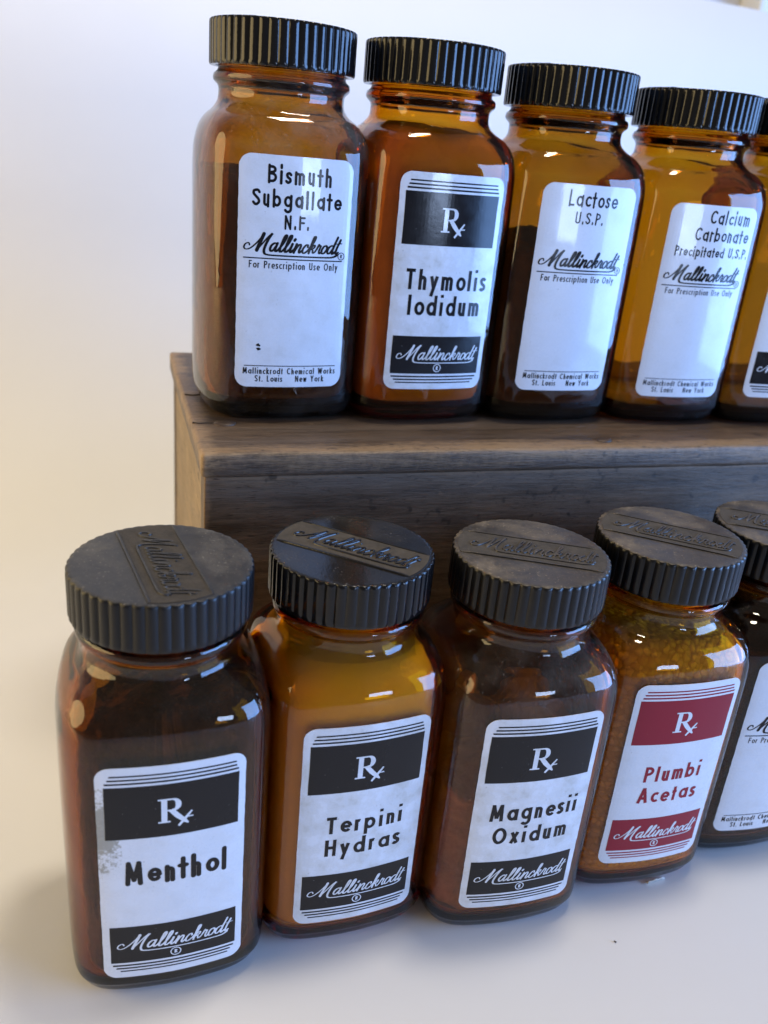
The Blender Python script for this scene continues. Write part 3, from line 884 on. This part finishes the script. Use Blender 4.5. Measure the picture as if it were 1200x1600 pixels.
b = bottle('amber bottle lettered Calcium Carbonate Precipitated U.S.P. on a white label, on the crate', 21.9016, 6.1111, -0.0477, 0.9767, True, GLASS_MID, CAP_CLEAN, BAND_DARK, 0.1)
white_label(b, [('Calcium', 8.8, .48, .54, .72, .145), ('Carbonate', 17.4, .64, .54, .50, .145), ('Precipitated U.S.P.', 25.2, .86, .40, .20, .15)], 1.40, 9.92, 2.13, ENAMEL, 39.6, faint=INK_FAINT, small=0.5)
b = bottle('amber bottle with black and white label at the right end of the crate row', 27.55, 5.8, -0.05, 0.985, True, GLASS, CAP_CLEAN, BAND_DARK, 0.8)
rx_label(b, [], INK_BLACK, 1.45, 9.77, 2.167, ENAMEL)

# ---------------- lower row, on the table
b = bottle('amber bottle lettered Menthol on a rubbed black and white label, in front of the crate', -1.7435, -5.8591, 0.0094, 1.0114, False, GLASS, CAP_GREY, BAND_DARK, -1.42)
rx_label(b, [('Menthol', 52.5, .70)], INK_BLACK, 1.14, 9.49, 2.167, ENAMEL_WORN, caps='round', cap=.82, sw=0.185, wob=0.02)
build_powder(b, P_STREAK, 10.9, 0.4, 0.2, rough=0.05, seed=11)
men = b
b = bottle('amber bottle lettered Terpini Hydras on its label, filled orange, in front of the crate', 4.4359, -5.1991, 0.0381, 0.9989, False, GLASS_PALE, CAP_GLOSS, BAND_TAN, -0.75)
rx_label(b, [('Terpini', 52.0, .62), ('Hydras', 63.8, .62)], INK_BLACK, 1.32, 9.67, 2.167, ENAMEL_STAIN, cap=.72, sw=0.172, wob=0.02)
build_powder(b, P_WHITE, 11.3, 0.1, 0.0, seed=13)
b = bottle('amber bottle lettered Magnesii Oxidum on a black and white label, in front of the crate', 10.6002, -6.027, -0.0313, 0.9955, False, GLASS_MID_DUSTY, CAP_DUSTY, BAND_GREY, -0.42)
rx_label(b, [('Magnesii', 51.5, .76), ('Oxidum', 64.2, .66)], INK_BLACK, 1.45, 9.80, 2.167, ENAMEL_STAIN, cap=.74, sw=0.17, wob=0.02)
build_powder(b, P_LUMP, 6.8, 0.9, 0.5, rough=0.10, seed=15)
b = bottle('amber bottle lettered Plumbi Acetas on a red and white label', 16.7009, -5.2946, -0.0256, 0.9943, False, GLASS_PALE, CAP_DUSTY, BAND_GREY, -0.62)
rx_label(b, [('Plumbi', 52.2, .56), ('Acetas', 64.4, .58)], INK_RED, 1.62, 9.97, 2.167, ENAMEL, cap=.72, sw=0.172, wob=0.02)
build_powder(b, P_GRAIN, 11.2, 0.1, 0.0, seed=17)
plu = b
b = bottle('dark amber bottle with plain white label right of the red labelled bottle', 22.55, -4.6, -0.03, 0.98, False, GLASS_DEEP, CAP_DUSTY, BAND_GREY, -0.5)
white_label(b, [], 1.5, 10.0, 2.13, ENAMEL, 40.5)
build_powder(b, P_DARK, 10.3, 0.4, 0.2, seed=19)

# ---------------- pale chip at the foot of the red-labelled one
CHIP, nt, bb, _ = new_mat('pale_chip'); bb.inputs['Base Color'].default_value = (0.62, 0.57, 0.48, 1); bb.inputs['Roughness'].default_value = 0.7
V = []; F = []
for k in range(9):
    u = lerp(-0.45, 0.45, k/8)
    hgt = 0.10*math.sin(PI*k/8)**0.5+0.03*math.sin(k*2.1)
    y = -2.98+(u+0.9)**2*0.075
    V += [(u+0.9, y-0.05, 0.02), (u+0.9, y-0.13, 0.05+max(0.02, hgt))]
for k in range(8): F.append((2*k, 2*k+2, 2*k+3, 2*k+1))
o = link('chip', V, F, CHIP, plu)
sm = o.modifiers.new('thick', 'SOLIDIFY'); sm.thickness = 0.0006; sm.offset = 0

# ---------------- a speck of debris lying on the paper
SPK, nt, bb, _ = new_mat('dark_speck'); bb.inputs['Base Color'].default_value = (0.05, 0.03, 0.02, 1); bb.inputs['Roughness'].default_value = 0.8
for (x, y, l_, a, lab) in ((14.3, -10.6, 0.12, -0.7, 'tiny dark crumb on the white paper before the red labelled bottle'),):
    rs = []
    for k in range(5):
        t = k/4; r_ = 0.03*math.sin(PI*(0.12+0.76*t))
        cx = x+l_*(t-.5)*math.cos(a); cy_ = y+l_*(t-.5)*math.sin(a)+0.02*math.sin(k*2)
        rs.append([(cx-r_*math.sin(a)*math.cos(2*PI*j/8), cy_+r_*math.cos(a)*math.cos(2*PI*j/8), 0.035+r_*0.7*math.sin(2*PI*j/8)) for j in range(8)])
    V, F = rings(rs)
    o = link('crumb', V, F, SPK); o['label'] = lab; o['category'] = 'crumb'
